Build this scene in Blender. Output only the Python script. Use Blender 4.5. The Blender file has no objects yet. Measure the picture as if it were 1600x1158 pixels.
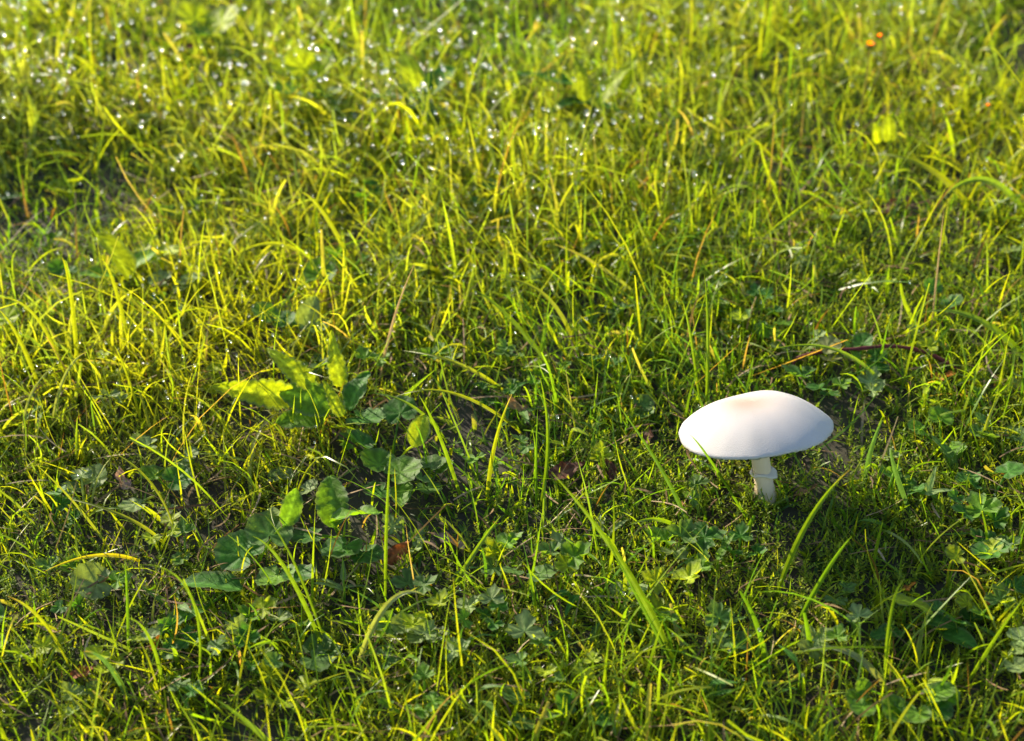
import bpy, math, random
import numpy as np
from mathutils import Vector, Matrix

random.seed(7)
rng = np.random.default_rng(7)
scene = bpy.context.scene
COL = scene.collection

# ------------------------------------------------------------------ camera
CAM_H, PITCH, FPX = 0.54, math.radians(33.0), 2507.0     # metres, radians, focal length in photo pixels
W0, H0 = 1600.0, 1158.0
cam = bpy.data.cameras.new("camera")
cam.sensor_width = 36.0
cam.lens = 36.0 * FPX / W0
cam.clip_start, cam.clip_end = 0.01, 200.0
cam_ob = bpy.data.objects.new("camera", cam)
COL.objects.link(cam_ob)
cam_ob.location = (0, 0, CAM_H)
cam_ob.rotation_euler = (math.pi / 2 - PITCH, 0, 0)
scene.camera = cam_ob
cam.dof.use_dof = True
cam.dof.focus_distance = 0.84
cam.dof.aperture_fstop = 6.8
cam.dof.aperture_blades = 0

# ------------------------------------------------------------------ sky and sun
SUN_EL = math.radians(25.5)
SUN_AZ = math.radians(-43.0)          # from +Y (away from the camera) towards +X; negative is to the left
sdir = Vector((math.sin(SUN_AZ) * math.cos(SUN_EL), math.cos(SUN_AZ) * math.cos(SUN_EL), math.sin(SUN_EL)))
world = bpy.data.worlds.new("World")
scene.world = world
world.use_nodes = True
nt = world.node_tree
sky = nt.nodes.new("ShaderNodeTexSky")
sky.sky_type = 'NISHITA'
sky.sun_disc = False
sky.sun_elevation = SUN_EL
sky.sun_rotation = SUN_AZ % (2 * math.pi)
nt.links.new(sky.outputs[0], nt.nodes["Background"].inputs[0])
nt.nodes["Background"].inputs[1].default_value = 0.13
sun = bpy.data.lights.new("sun", 'SUN')
sun.energy = 5.0
sun.angle = math.radians(0.53)
sun.color = (1.0, 0.88, 0.70)
sun_ob = bpy.data.objects.new("sun", sun)
COL.objects.link(sun_ob)
sun_ob.rotation_euler = sdir.to_track_quat('Z', 'Y').to_euler()
sun_ob.location = sdir * 5

vs = scene.view_settings
vs.view_transform = 'Standard'
vs.look = 'None'
vs.exposure = 1.3
vs.gamma = 1.0
vs.use_curve_mapping = False
scene.render.engine = 'CYCLES'
cy = scene.cycles
cy.max_bounces = 7
cy.diffuse_bounces = 4
cy.glossy_bounces = 3
cy.transmission_bounces = 5
cy.transparent_max_bounces = 4
cy.sample_clamp_indirect = 0.0
cy.sample_clamp_direct = 0.0
cy.use_adaptive_sampling = False
cy.use_denoising = True
cy.denoiser = 'OPENIMAGEDENOISE'
cy.caustics_refractive = True
cy.caustics_reflective = False
cy.blur_glossy = 0.0

# ------------------------------------------------------------------ terrain and pixel -> place
_k = np.random.default_rng(3)
_W = [(_k.uniform(2, 9), _k.uniform(0, 2 * math.pi), _k.uniform(0, 2 * math.pi), _k.uniform(.4, 1)) for _ in range(9)]


def gz(x, y):
    """height of the lawn's soil"""
    x = np.asarray(x, float); y = np.asarray(y, float)
    z = np.zeros(np.broadcast(x, y).shape)
    for f, a, p, am in _W:
        z = z + am * np.sin(f * (x * math.cos(a) + y * math.sin(a)) + p) / f
    z = z * 0.016
    z = z - 0.012 * np.exp(-(((x + .36) / .20) ** 2 + ((y - 0.965) / .07) ** 2))     # shallow dip
    z = z + 0.16 * (y - 0.70)                                                        # the lawn is a gentle bank rising away
    fade = np.exp(-((x / 6) ** 2 + (y / 6) ** 2))
    return z * fade


def value_noise(seed, fmin, fmax, n=14):
    r = np.random.default_rng(seed)
    f = r.uniform(fmin, fmax, n); a = r.uniform(0, 6.283, n); p = r.uniform(0, 6.283, n)
    def fn(x, y):
        s = 0
        for i in range(n):
            s = s + np.sin(f[i] * (x * math.cos(a[i]) + y * math.sin(a[i])) + p[i])
        return s / math.sqrt(n / 2)          # about unit variance
    return fn


RGT = Vector((1, 0, 0)); FWD = Vector((0, math.cos(PITCH), -math.sin(PITCH))); UPV = Vector((0, math.sin(PITCH), math.cos(PITCH)))
CAM = Vector((0, 0, CAM_H))


def ray(px, py):
    return (FWD + RGT * ((px - W0 / 2) / FPX) + UPV * (-(py - H0 / 2) / FPX))


def ground_at(px, py, h=0.0):
    d = ray(px, py)
    z = h
    p = CAM
    for _ in range(12):
        p = CAM + d * ((z - CAM_H) / d.z)
        z = float(gz(p.x, p.y)) + h
    return p


def at_depth(px, py, y):
    d = ray(px, py)
    return CAM + d * (y / d.y)


def metres(px_len, p):
    return px_len * ((p - CAM).dot(FWD)) / FPX


# ------------------------------------------------------------------ object helpers
def tag(o, label=None, cat=None, group=None, kind=None):
    if label: o["label"] = label
    if cat: o["category"] = cat
    if group: o["group"] = group
    if kind: o["kind"] = kind
    return o


def link(name, me, mat=None, parent=None):
    o = bpy.data.objects.new(name, me)
    COL.objects.link(o)
    if mat: me.materials.append(mat)
    if parent: o.parent = parent
    return o


def empty(name, loc):
    o = bpy.data.objects.new(name, None)
    o.empty_display_size = 0.01
    COL.objects.link(o)
    o.location = loc
    return o


def fast_mesh(name, verts, faces, cols=None, smooth=True):
    """verts (N,3); faces (M,k) with one k; cols (N,3)"""
    me = bpy.data.meshes.new(name)
    verts = np.ascontiguousarray(verts, np.float32); faces = np.ascontiguousarray(faces, np.int32)
    n, (m, k) = len(verts), faces.shape
    me.vertices.add(n); me.vertices.foreach_set("co", verts.ravel())
    me.loops.add(m * k); me.loops.foreach_set("vertex_index", faces.ravel())
    me.polygons.add(m)
    me.polygons.foreach_set("loop_start", np.arange(0, m * k, k, dtype=np.int32))
    me.polygons.foreach_set("loop_total", np.full(m, k, np.int32))
    me.polygons.foreach_set("use_smooth", np.full(m, smooth, bool))
    if cols is not None:
        at = me.attributes.new("Col", 'FLOAT_COLOR', 'POINT')
        c4 = np.ones((n, 4), np.float32); c4[:, :3] = cols
        at.data.foreach_set("color", c4.ravel())
    me.update(calc_edges=True)
    return me


def tube(path, radii, nseg=6):
    path = [Vector(p) for p in path]
    V, F = [], []
    for i, p in enumerate(path):
        t = (path[min(i + 1, len(path) - 1)] - path[max(i - 1, 0)]).normalized()
        a = t.orthogonal().normalized() if i == 0 else (a - t * a.dot(t)).normalized()
        b = t.cross(a)
        for j in range(nseg):
            th = 2 * math.pi * j / nseg
            V.append(p + (a * math.cos(th) + b * math.sin(th)) * radii[i])
    for i in range(len(path) - 1):
        for j in range(nseg):
            F.append((i * nseg + j, i * nseg + (j + 1) % nseg, (i + 1) * nseg + (j + 1) % nseg, (i + 1) * nseg + j))
    return np.array([v[:] for v in V]), np.array(F)


# ------------------------------------------------------------------ materials
def foliage_mat(name, trans=0.5, tint=(1.5, 1.25, 0.45), rough=0.38, spec=0.5, noise=0.25, nscale=220.0, bump=0.0):
    m = bpy.data.materials.new(name); m.use_nodes = True
    n = m.node_tree; n.nodes.clear(); L = n.links
    out = n.nodes.new("ShaderNodeOutputMaterial")
    at = n.nodes.new("ShaderNodeAttribute"); at.attribute_name = "Col"
    tc = n.nodes.new("ShaderNodeTexCoord")
    nz = n.nodes.new("ShaderNodeTexNoise"); nz.inputs["Scale"].default_value = nscale; nz.inputs["Detail"].default_value = 3
    L.new(tc.outputs["Object"], nz.inputs["Vector"])
    mr = n.nodes.new("ShaderNodeMapRange"); mr.inputs[1].default_value = .25; mr.inputs[2].default_value = .75
    mr.inputs[3].default_value = 1 - noise; mr.inputs[4].default_value = 1 + noise
    L.new(nz.outputs[0], mr.inputs[0])
    mul = n.nodes.new("ShaderNodeMix"); mul.data_type = 'RGBA'; mul.blend_type = 'MULTIPLY'; mul.inputs[0].default_value = 1
    L.new(at.outputs["Color"], mul.inputs[6]); L.new(mr.outputs[0], mul.inputs[7])
    t2 = n.nodes.new("ShaderNodeMix"); t2.data_type = 'RGBA'; t2.blend_type = 'MULTIPLY'; t2.inputs[0].default_value = 1
    L.new(mul.outputs[2], t2.inputs[6]); t2.inputs[7].default_value = (*tint, 1)
    pb = n.nodes.new("ShaderNodeBsdfPrincipled")
    pb.inputs["Roughness"].default_value = rough
    pb.inputs["Specular IOR Level"].default_value = spec
    L.new(mul.outputs[2], pb.inputs["Base Color"])
    tr = n.nodes.new("ShaderNodeBsdfTranslucent")
    L.new(t2.outputs[2], tr.inputs["Color"])
    mx = n.nodes.new("ShaderNodeMixShader"); mx.inputs[0].default_value = trans
    L.new(pb.outputs[0], mx.inputs[1]); L.new(tr.outputs[0], mx.inputs[2])
    L.new(mx.outputs[0], out.inputs[0])
    if bump:
        bp = n.nodes.new("ShaderNodeBump"); bp.inputs["Strength"].default_value = bump; bp.inputs["Distance"].default_value = 0.001
        L.new(nz.outputs[0], bp.inputs["Height"]); L.new(bp.outputs[0], pb.inputs["Normal"]); L.new(bp.outputs[0], tr.inputs["Normal"])
    return m


M_GRASS = foliage_mat("grass_blade", 0.58, (1.78, 1.60, 0.28), 0.36, 0.5, 0.22, 260)
M_LEAF = foliage_mat("weed_leaf", 0.48, (2.0, 1.8, 0.30), 0.55, 0.18, 0.3, 330, 0.5)
M_MOSS = foliage_mat("moss", 0.5, (1.6, 1.5, 0.4), 0.6, 0.3, 0.3, 120)
M_DRY = foliage_mat("dry_plant", 0.3, (1.2, 1.0, 0.7), 0.7, 0.25, 0.35, 300, 0.4)


def soil_mat():
    m = bpy.data.materials.new("soil"); m.use_nodes = True
    n = m.node_tree; L = n.links; pb = n.nodes["Principled BSDF"]
    tc = n.nodes.new("ShaderNodeTexCoord")
    nz = n.nodes.new("ShaderNodeTexNoise"); nz.inputs["Scale"].default_value = 45; nz.inputs["Detail"].default_value = 8
    L.new(tc.outputs["Object"], nz.inputs["Vector"])
    cr = n.nodes.new("ShaderNodeValToRGB")
    cr.color_ramp.elements[0].position = .32; cr.color_ramp.elements[0].color = (0.020, 0.014, 0.008, 1)
    cr.color_ramp.elements[1].position = .70; cr.color_ramp.elements[1].color = (0.042, 0.040, 0.014, 1)
    L.new(nz.outputs[0], cr.inputs[0])
    # further off the turf closes over the soil: too far to tell blades apart
    ln = n.nodes.new("ShaderNodeVectorMath"); ln.operation = 'DISTANCE'; ln.inputs[1].default_value = (0, .95, 0)
    L.new(tc.outputs["Object"], ln.inputs[0])
    mr = n.nodes.new("ShaderNodeMapRange"); mr.inputs[1].default_value = .85; mr.inputs[2].default_value = 1.3
    L.new(ln.outputs["Value"], mr.inputs[0])
    c2 = n.nodes.new("ShaderNodeValToRGB")
    c2.color_ramp.elements[0].position = .3; c2.color_ramp.elements[0].color = (0.05, 0.09, 0.012, 1)
    c2.color_ramp.elements[1].position = .7; c2.color_ramp.elements[1].color = (0.15, 0.22, 0.016, 1)
    L.new(nz.outputs[0], c2.inputs[0])
    mx = n.nodes.new("ShaderNodeMix"); mx.data_type = 'RGBA'
    L.new(mr.outputs[0], mx.inputs[0]); L.new(cr.outputs[0], mx.inputs[6]); L.new(c2.outputs[0], mx.inputs[7])
    L.new(mx.outputs[2], pb.inputs["Base Color"])
    pb.inputs["Roughness"].default_value = .9
    bp = n.nodes.new("ShaderNodeBump"); bp.inputs["Distance"].default_value = 0.004
    L.new(nz.outputs[0], bp.inputs["Height"]); L.new(bp.outputs[0], pb.inputs["Normal"])
    return m


# ------------------------------------------------------------------ ground
def build_ground():
    def axis(lo, hi, step, far):
        core = np.arange(lo, hi + 1e-6, step)
        g, s = [], step
        while sum(g) < far:
            s *= 1.35; g.append(s)
        c = np.cumsum(g)
        return np.concatenate([(lo - c)[::-1], core, hi + c])
    xs = axis(-1.4, 1.4, .02, 60); ys = axis(0.1, 2.8, .02, 60)
    X, Y = np.meshgrid(xs, ys)
    Z = gz(X, Y)
    V = np.stack([X, Y, Z], -1).reshape(-1, 3)
    nx, ny = len(xs), len(ys)
    i = np.arange(ny - 1)[:, None] * nx + np.arange(nx - 1)[None]
    F = np.stack([i, i + 1, i + nx + 1, i + nx], -1).reshape(-1, 4)
    o = link("ground", fast_mesh("ground", V, F), soil_mat())
    tag(o, kind="structure")


build_ground()

# ------------------------------------------------------------------ where things thin out (places, from the photo)
def spot(px, py):
    p = ground_at(px, py)
    return p.x, p.y


BARE = [(*spot(400, 860), .085, .05, .88), (*spot(540, 800), .06, .045, .85), (*spot(620, 650), .07, .05, .75), (*spot(450, 640), .07, .04, .8),
        (*spot(230, 960), .07, .035, .7), (*spot(300, 760), .05, .03, .6), (*spot(720, 690), .06, .04, .5), (*spot(560, 960), .08, .04, .6),
        (*spot(730, 980), .09, .05, .55), (*spot(900, 870), .07, .05, .5), (*spot(1190, 750), .035, .035, .8), (*spot(1050, 700), .05, .03, .5),
        (*spot(1510, 860), .03, .03, .6), (*spot(180, 860), .06, .03, .5), (*spot(1310, 600), .04, .02, .35),
        (*spot(1070, 900), .05, .04, .45)]
MOSSY = [(*spot(1350, 470), .14, .07, 1.0), (*spot(1260, 930), .10, .06, 1.0), (*spot(1130, 770), .08, .05, 1.0), (*spot(1420, 720), .09, .06, .8),
         (*spot(400, 745), .045, .03, 1.0), (*spot(100, 980), .07, .05, 1.0), (*spot(130, 700), .12, .05, .6), (*spot(850, 1000), .10, .05, .7),
         (*spot(1480, 430), .1, .06, .8), (*spot(250, 480), .15, .08, .5), (*spot(780, 900), .08, .05, .5), (*spot(1500, 1000), .1, .05, .7),
         (*spot(1050, 1040), .1, .04, .8), (*spot(620, 990), .06, .03, .6)]


def blobs(x, y, spots):
    s = np.zeros_like(x)
    for cx, cy_, rx, ry, a in spots:
        s = np.maximum(s, a * np.exp(-(((x - cx) / rx) ** 2 + ((y - cy_) / ry) ** 2)))
    return s


N1 = value_noise(11, 10, 34); N2 = value_noise(12, 25, 80); N3 = value_noise(13, 4, 14); N4 = value_noise(14, 60, 160)
MUSH = ground_at(1198, 777)


def scatter(n_core, n_out):
    """random spots: dense where the picture looks, thinner around it"""
    n_core = int(n_core * 1.36)
    y = rng.uniform(.30, 1.66, n_core * 2); half = .34 + y * .40
    keep = rng.uniform(0, 1.0, y.size) < half
    y = y[keep][:n_core]; half = half[keep][:n_core]
    x = rng.uniform(-1, 1, y.size) * half
    rim_ = (np.abs(x + .04) > .16 + .40 * y) & (rng.random(y.size) > .45)
    x, y = x[~rim_], y[~rim_]
    xo = rng.uniform(-1.7, 1.7, n_out); yo = rng.uniform(.1, 3.6, n_out)
    k = (np.abs(xo) > .32 + yo * .40) | (yo > 1.64)
    return np.concatenate([x, xo[k]]), np.concatenate([y, yo[k]])


# ------------------------------------------------------------------ grass
def blades(x, y, L, w, az, th0, curl, twist, cb, ct, nseg=6, fold=False, tip=0.0, droop=1.5, z0=None, side_bend=None):
    """arrays per blade -> verts, faces, cols.  th0: lean from upright, curl: extra bend at the tip, tip: share of width left at the cut end"""
    n = len(x)
    s = np.linspace(0, 1, nseg + 1)
    th = th0[:, None] + curl[:, None] * s[None] ** droop
    az_s = az[:, None] + (0 if side_bend is None else side_bend[:, None] * s[None])
    dx = np.sin(th) * np.cos(az_s); dy = np.sin(th) * np.sin(az_s); dz = np.cos(th)
    D = np.stack([dx, dy, dz], -1)
    mid = (D[:, 1:] + D[:, :-1]) / 2
    P = np.zeros((n, nseg + 1, 3))
    P[:, 1:] = np.cumsum(mid * (L / nseg)[:, None, None], 1)
    z0 = gz(x, y) - .001 if z0 is None else z0
    P += np.stack([x, y, z0], -1)[:, None]
    hz = np.stack([-np.sin(az_s), np.cos(az_s), np.zeros_like(az_s)], -1)
    nn = np.cross(D, hz)
    tw = twist[:, None] * (.4 + .9 * s[None])
    S = hz * np.cos(tw)[..., None] + nn * np.sin(tw)[..., None]
    N = np.cross(D, S)
    prof = np.minimum(1, .55 + 1.6 * s)[None] * (1 - (1 - np.asarray(tip).reshape(-1, 1)) * s[None] ** 2.6)
    hw = (w / 2)[:, None] * prof
    A = P - S * hw[..., None]; B = P + S * hw[..., None]
    k = 3 if fold else 2
    if fold:
        Mv = P - N * (hw * .55)[..., None]
        R = np.stack([A, Mv, B], 2)
    else:
        R = np.stack([A, B], 2)
    V = R.reshape(-1, 3)
    base = (np.arange(n) * (nseg + 1) * k)[:, None, None] + (np.arange(nseg) * k)[None, :, None] + np.arange(k - 1)[None, None]
    F = np.stack([base, base + 1, base + k + 1, base + k], -1).reshape(-1, 4)
    c = cb[:, None] * (1 - s)[None, :, None] + ct[:, None] * s[None, :, None]
    C = np.repeat(c[:, :, None], k, 2).reshape(-1, 3)
    return V, F, C, P


def pal(t, stops):
    t = np.clip(t, 0, 1); xs = [a for a, _ in stops]; cs = np.array([c for _, c in stops])
    return np.stack([np.interp(t, xs, cs[:, i]) for i in range(3)], -1)


GREEN = [(0, (.060, .150, .020)), (.3, (.100, .215, .014)), (.6, (.180, .275, .012)), (1, (.290, .320, .016))]
DRYC = [(0, (.09, .05, .022)), (.45, (.20, .12, .05)), (.85, (.34, .23, .11)), (1, (.46, .37, .22))]
parts_V, parts_F, parts_C = [], [], []
TIPS = []
_off = 0


def push(res):
    global _off
    V, F, C, P = res
    parts_V.append(V); parts_F.append(F + _off); parts_C.append(C); _off += len(V)
    return P


def flush(name, mat, label, cat):
    global parts_V, parts_F, parts_C, _off
    o = link(name, fast_mesh(name, np.concatenate(parts_V), np.concatenate(parts_F), np.concatenate(parts_C)), mat)
    tag(o, label, cat, kind="stuff")
    parts_V, parts_F, parts_C, _off = [], [], [], 0
    return o


def lawn_keep(x, y, strength=1.0):
    d = 1 - strength * np.clip(blobs(x, y, BARE) * 1.15, 0, .97)
    d *= 1 - .45 * strength * np.clip(blobs(x, y, MOSSY), 0, 1)
    d *= np.clip(.82 + .24 * N1(x, y) + .2 * N2(x, y), .2, 1.15)
    d = d * 1.05
    dm = np.hypot(x - MUSH.x, y - MUSH.y)
    d = np.where(dm < .007, 0, d)
    front = (np.hypot(x - MUSH.x, (y - MUSH.y + .05)) < .055) & (y < MUSH.y + .01)
    d = np.where(front, d * .5, d)
    return rng.uniform(0, 1, x.size) < d


def tone_at(x, y):
    """patchy sward colour with backlight painted in: yellower left and back, greener right"""
    return .5 + .16 * N3(x, y) + .10 * N1(x, y) - .20 * x + .16 * np.abs(y - .85)


def dewy(x, y):
    return 1 / (1 + np.exp(-((y - .93) * 11 - x * 5.5)))


def dew_haze(c, x, y, a=.16):  # pale dew coating and its backlit haze mixed into the blade colour
    k_ = (a * dewy(x, y) * np.clip(.7 + .5 * N2(x, y), 0, 1.5))[:, None]
    return c * (1 - k_) + np.array((.50, .52, .30)) * k_


def height_at(x, y):
    return np.clip(.85 + .22 * N1(x, y) + .12 * N3(x, y), .45, 1.5) * np.where(y < .9, .92, 1.0)


# fine-leaved grass
x, y = scatter(106000, 14000)
k = lawn_keep(x, y); x, y = x[k], y[k]; n = len(x)
hgt = height_at(x, y)
L = hgt * rng.gamma(4, .025 / 4, n) * np.where(rng.random(n) < .07, 1.8, 1)
az = rng.normal(math.radians(165), 1.9, n)
tone = tone_at(x, y) + rng.normal(0, .2, n)
cb = pal(tone + .12, GREEN); ct = pal(tone, GREEN) * rng.uniform(.8, 1.25, (n, 1))
dry = rng.random(n) < .04
ct = dew_haze(ct, x, y); cb = dew_haze(cb, x, y)
ct[dry] = pal(rng.random(dry.sum()), DRYC); cb[dry] = ct[dry] * .8
P = push(blades(x, y, L, rng.uniform(.0006, .0014, n), az, np.abs(rng.normal(.55, .45, n)), rng.normal(.7, .7, n), rng.uniform(-1.5, 1.5, n), cb, ct, 4, tip=rng.choice([.05, .5], n, p=[.8, .2])))
TIPS.append(P)
# broader meadow grass
x, y = scatter(27000, 8000)
k = lawn_keep(x, y, 1.0); x, y = x[k], y[k]; n = len(x)
hgt = height_at(x, y)
L = hgt * rng.gamma(5, .025 / 5, n) * np.where(rng.random(n) < .06, 1.7, 1)
az = rng.normal(math.radians(160), 1.8, n)
tone = tone_at(x, y) + .08 + rng.normal(0, .2, n)
cb = pal(tone + .1, GREEN); ct = pal(tone, GREEN) * rng.uniform(.85, 1.25, (n, 1))
ct = dew_haze(ct, x, y); cb = dew_haze(cb, x, y)
cut = rng.random(n) < .3
ct[cut & (rng.random(n) < .35)] = (.34, .30, .10)
P = push(blades(x, y, L, rng.uniform(.0014, .0030, n), az, np.abs(rng.normal(.65, .45, n)), rng.normal(.7, .7, n), rng.uniform(-1.4, 1.4, n), cb, ct, 6, fold=True, tip=np.where(cut, .55, .03), side_bend=rng.normal(0, .5, n)))
TIPS.append(P)
# long wispy blades standing and lying over the near turf
x, y = scatter(11000, 1500)
k = (rng.random(x.size) < np.clip(1.25 - y * .55, .15, 1) * (1 - .35 * blobs(x, y, BARE))) & (np.hypot(x - MUSH.x, y - MUSH.y + .03) > .045); x, y = x[k], y[k]; n = len(x)
tone = tone_at(x, y) + .1 + rng.normal(0, .22, n)
cb = pal(tone, GREEN); ct = dew_haze(pal(tone + .08, GREEN), x, y)
dry = rng.random(n) < .06
ct[dry] = pal(rng.random(dry.sum()), DRYC); cb[dry] = ct[dry]
P = push(blades(x, y, rng.gamma(9, .040 / 9, n), rng.uniform(.0007, .0017, n), rng.uniform(0, 6.28, n), rng.uniform(.1, 1.15, n), rng.normal(.35, .45, n), rng.uniform(-1.2, 1.2, n), cb, ct, 7, tip=rng.choice([.05, .45], n, p=[.75, .25]), side_bend=rng.normal(0, .35, n)))
TIPS.append(P)
# short undergrowth between the tillers
x, y = scatter(76000, 6000)
k = rng.random(x.size) < np.clip(.8 + .25 * N2(x, y) - .6 * blobs(x, y, BARE[:9]), .05, 1) * (np.hypot(x - MUSH.x, y - MUSH.y) > .008); x, y = x[k], y[k]; n = len(x)
ra, rd = rng.uniform(3.0, 6.6, 60), rng.uniform(.0062, .012, 60)              # a few blades hugging the mushroom's foot
x = np.concatenate([x, MUSH.x + rd * np.cos(ra)]); y = np.concatenate([y, MUSH.y + rd * np.sin(ra)]); n = len(x)
tone = tone_at(x, y) + .18 + rng.normal(0, .25, n)
cb = pal(tone, GREEN); ct = pal(tone + .1, GREEN)
push(blades(x, y, rng.uniform(.007, .020, n), rng.uniform(.0008, .0020, n), rng.uniform(0, 6.28, n), np.abs(rng.normal(.5, .4, n)), rng.normal(.6, .5, n), rng.uniform(-1.5, 1.5, n), cb, ct, 3))
flush("grass", M_GRASS, "short yellow green grass covering the lawn", "grass")

# dead straw and thatch lying low
x, y = scatter(12000, 2500)
k = rng.random(x.size) < np.clip(.45 + .3 * N2(x, y) + .5 * blobs(x, y, BARE), .1, 1); x, y = x[k], y[k]; n = len(x)
c = pal(rng.random(n), DRYC)
push(blades(x, y, rng.uniform(.010, .034, n), rng.uniform(.0005, .0014, n), rng.uniform(0, 6.28, n), rng.uniform(1.1, 1.62, n), rng.normal(.1, .3, n), rng.uniform(-1, 1, n), c, c * rng.uniform(.7, 1.2, (n, 1)), 4, fold=False, tip=.5, z0=gz(x, y) + rng.uniform(.001, .012, n), side_bend=rng.normal(0, .5, n)))
flush("dead_grass_litter", M_DRY, "dry tan straw lying between the green grass blades", "straw")

# ------------------------------------------------------------------ moss
def build_moss():
    x, y = scatter(88000, 7000)
    d = np.clip(blobs(x, y, MOSSY) * .9 + .42 + .2 * N2(x, y) - .40 * blobs(x, y, BARE[:5]), .06, 1)
    d *= np.where(np.hypot(x - MUSH.x, y - MUSH.y) < .008, 0, 1)
    k = rng.random(x.size) < d; x, y = x[k], y[k]; n = len(x)
    nl = 9
    hgt = rng.uniform(.005, .012, n) * (1 + .6 * blobs(x, y, MOSSY))
    az0 = rng.uniform(0, 6.28, n); lean = rng.normal(0, .35, n); laz = rng.uniform(0, 6.28, n)
    i = np.arange(nl)
    t = (i + 1) / nl
    ang = az0[:, None] + i[None] * 2.4
    ax = np.stack([np.sin(lean) * np.cos(laz), np.sin(lean) * np.sin(laz), np.cos(lean)], -1)
    B = np.stack([x, y, gz(x, y) - .001], -1)[:, None] + ax[:, None] * (hgt[:, None] * t[None])[..., None]
    ll = rng.uniform(.0026, .0050, n)[:, None] * (1.05 - .5 * t[None])
    up = .25 + .9 * t[None] ** 2 + rng.normal(0, .15, (n, nl))
    O = np.stack([np.cos(ang) * np.cos(up), np.sin(ang) * np.cos(up), np.sin(up)], -1)
    S = np.stack([-np.sin(ang), np.cos(ang), np.zeros_like(ang)], -1)
    wd = (ll * .20)[..., None]
    V = np.stack([B - S * wd, B + S * wd, B + O * ll[..., None]], 2)
    tone = rng.normal(.5, .2, n) + .14 * N1(x, y)
    c = pal(tone, [(0, (.10, .17, .012)), (.45, (.20, .26, .014)), (.8, (.29, .32, .018)), (1, (.34, .32, .03))])
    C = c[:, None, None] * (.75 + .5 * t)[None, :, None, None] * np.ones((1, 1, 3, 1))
    F = np.arange(n * nl * 3).reshape(-1, 3)
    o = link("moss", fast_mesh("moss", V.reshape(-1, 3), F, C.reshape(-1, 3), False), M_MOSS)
    tag(o, "feathery yellow green moss growing low under the grass", "moss", kind="stuff")


build_moss()

# ------------------------------------------------------------------ mushroom
def mush_mat(name, col, top=None, bump=.3, scale=900, sss=.25):
    m = bpy.data.materials.new(name); m.use_nodes = True
    n = m.node_tree; L = n.links; pb = n.nodes["Principled BSDF"]
    pb.inputs["Roughness"].default_value = .62; pb.inputs["Specular IOR Level"].default_value = .3
    pb.inputs["Subsurface Weight"].default_value = sss
    pb.inputs["Subsurface Radius"].default_value = (1, .75, .55); pb.inputs["Subsurface Scale"].default_value = .003
    tc = n.nodes.new("ShaderNodeTexCoord")
    nz = n.nodes.new("ShaderNodeTexNoise"); nz.inputs["Scale"].default_value = scale; nz.inputs["Detail"].default_value = 5
    L.new(tc.outputs["Object"], nz.inputs["Vector"])
    n2 = n.nodes.new("ShaderNodeTexNoise"); n2.inputs["Scale"].default_value = 60; n2.inputs["Detail"].default_value = 4
    L.new(tc.outputs["Object"], n2.inputs["Vector"])
    mx = n.nodes.new("ShaderNodeMix"); mx.data_type = 'RGBA'
    mx.inputs[6].default_value = (*[c * .88 for c in col[:2]], col[2] * .82, 1); mx.inputs[7].default_value = (*col, 1)
    L.new(n2.outputs[0], mx.inputs[0])
    src = mx.outputs[2]
    if top:
        at = n.nodes.new("ShaderNodeAttribute"); at.attribute_name = "Col"
        m2 = n.nodes.new("ShaderNodeMix"); m2.data_type = 'RGBA'
        L.new(at.outputs["Fac"], m2.inputs[0]); L.new(src, m2.inputs[6]); m2.inputs[7].default_value = (*top, 1)
        src = m2.outputs[2]
    L.new(src, pb.inputs["Base Color"])
    bp = n.nodes.new("ShaderNodeBump"); bp.inputs["Strength"].default_value = bump; bp.inputs["Distance"].default_value = .0011
    L.new(nz.outputs[0], bp.inputs["Height"]); L.new(bp.outputs[0], pb.inputs["Normal"])
    return m


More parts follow.
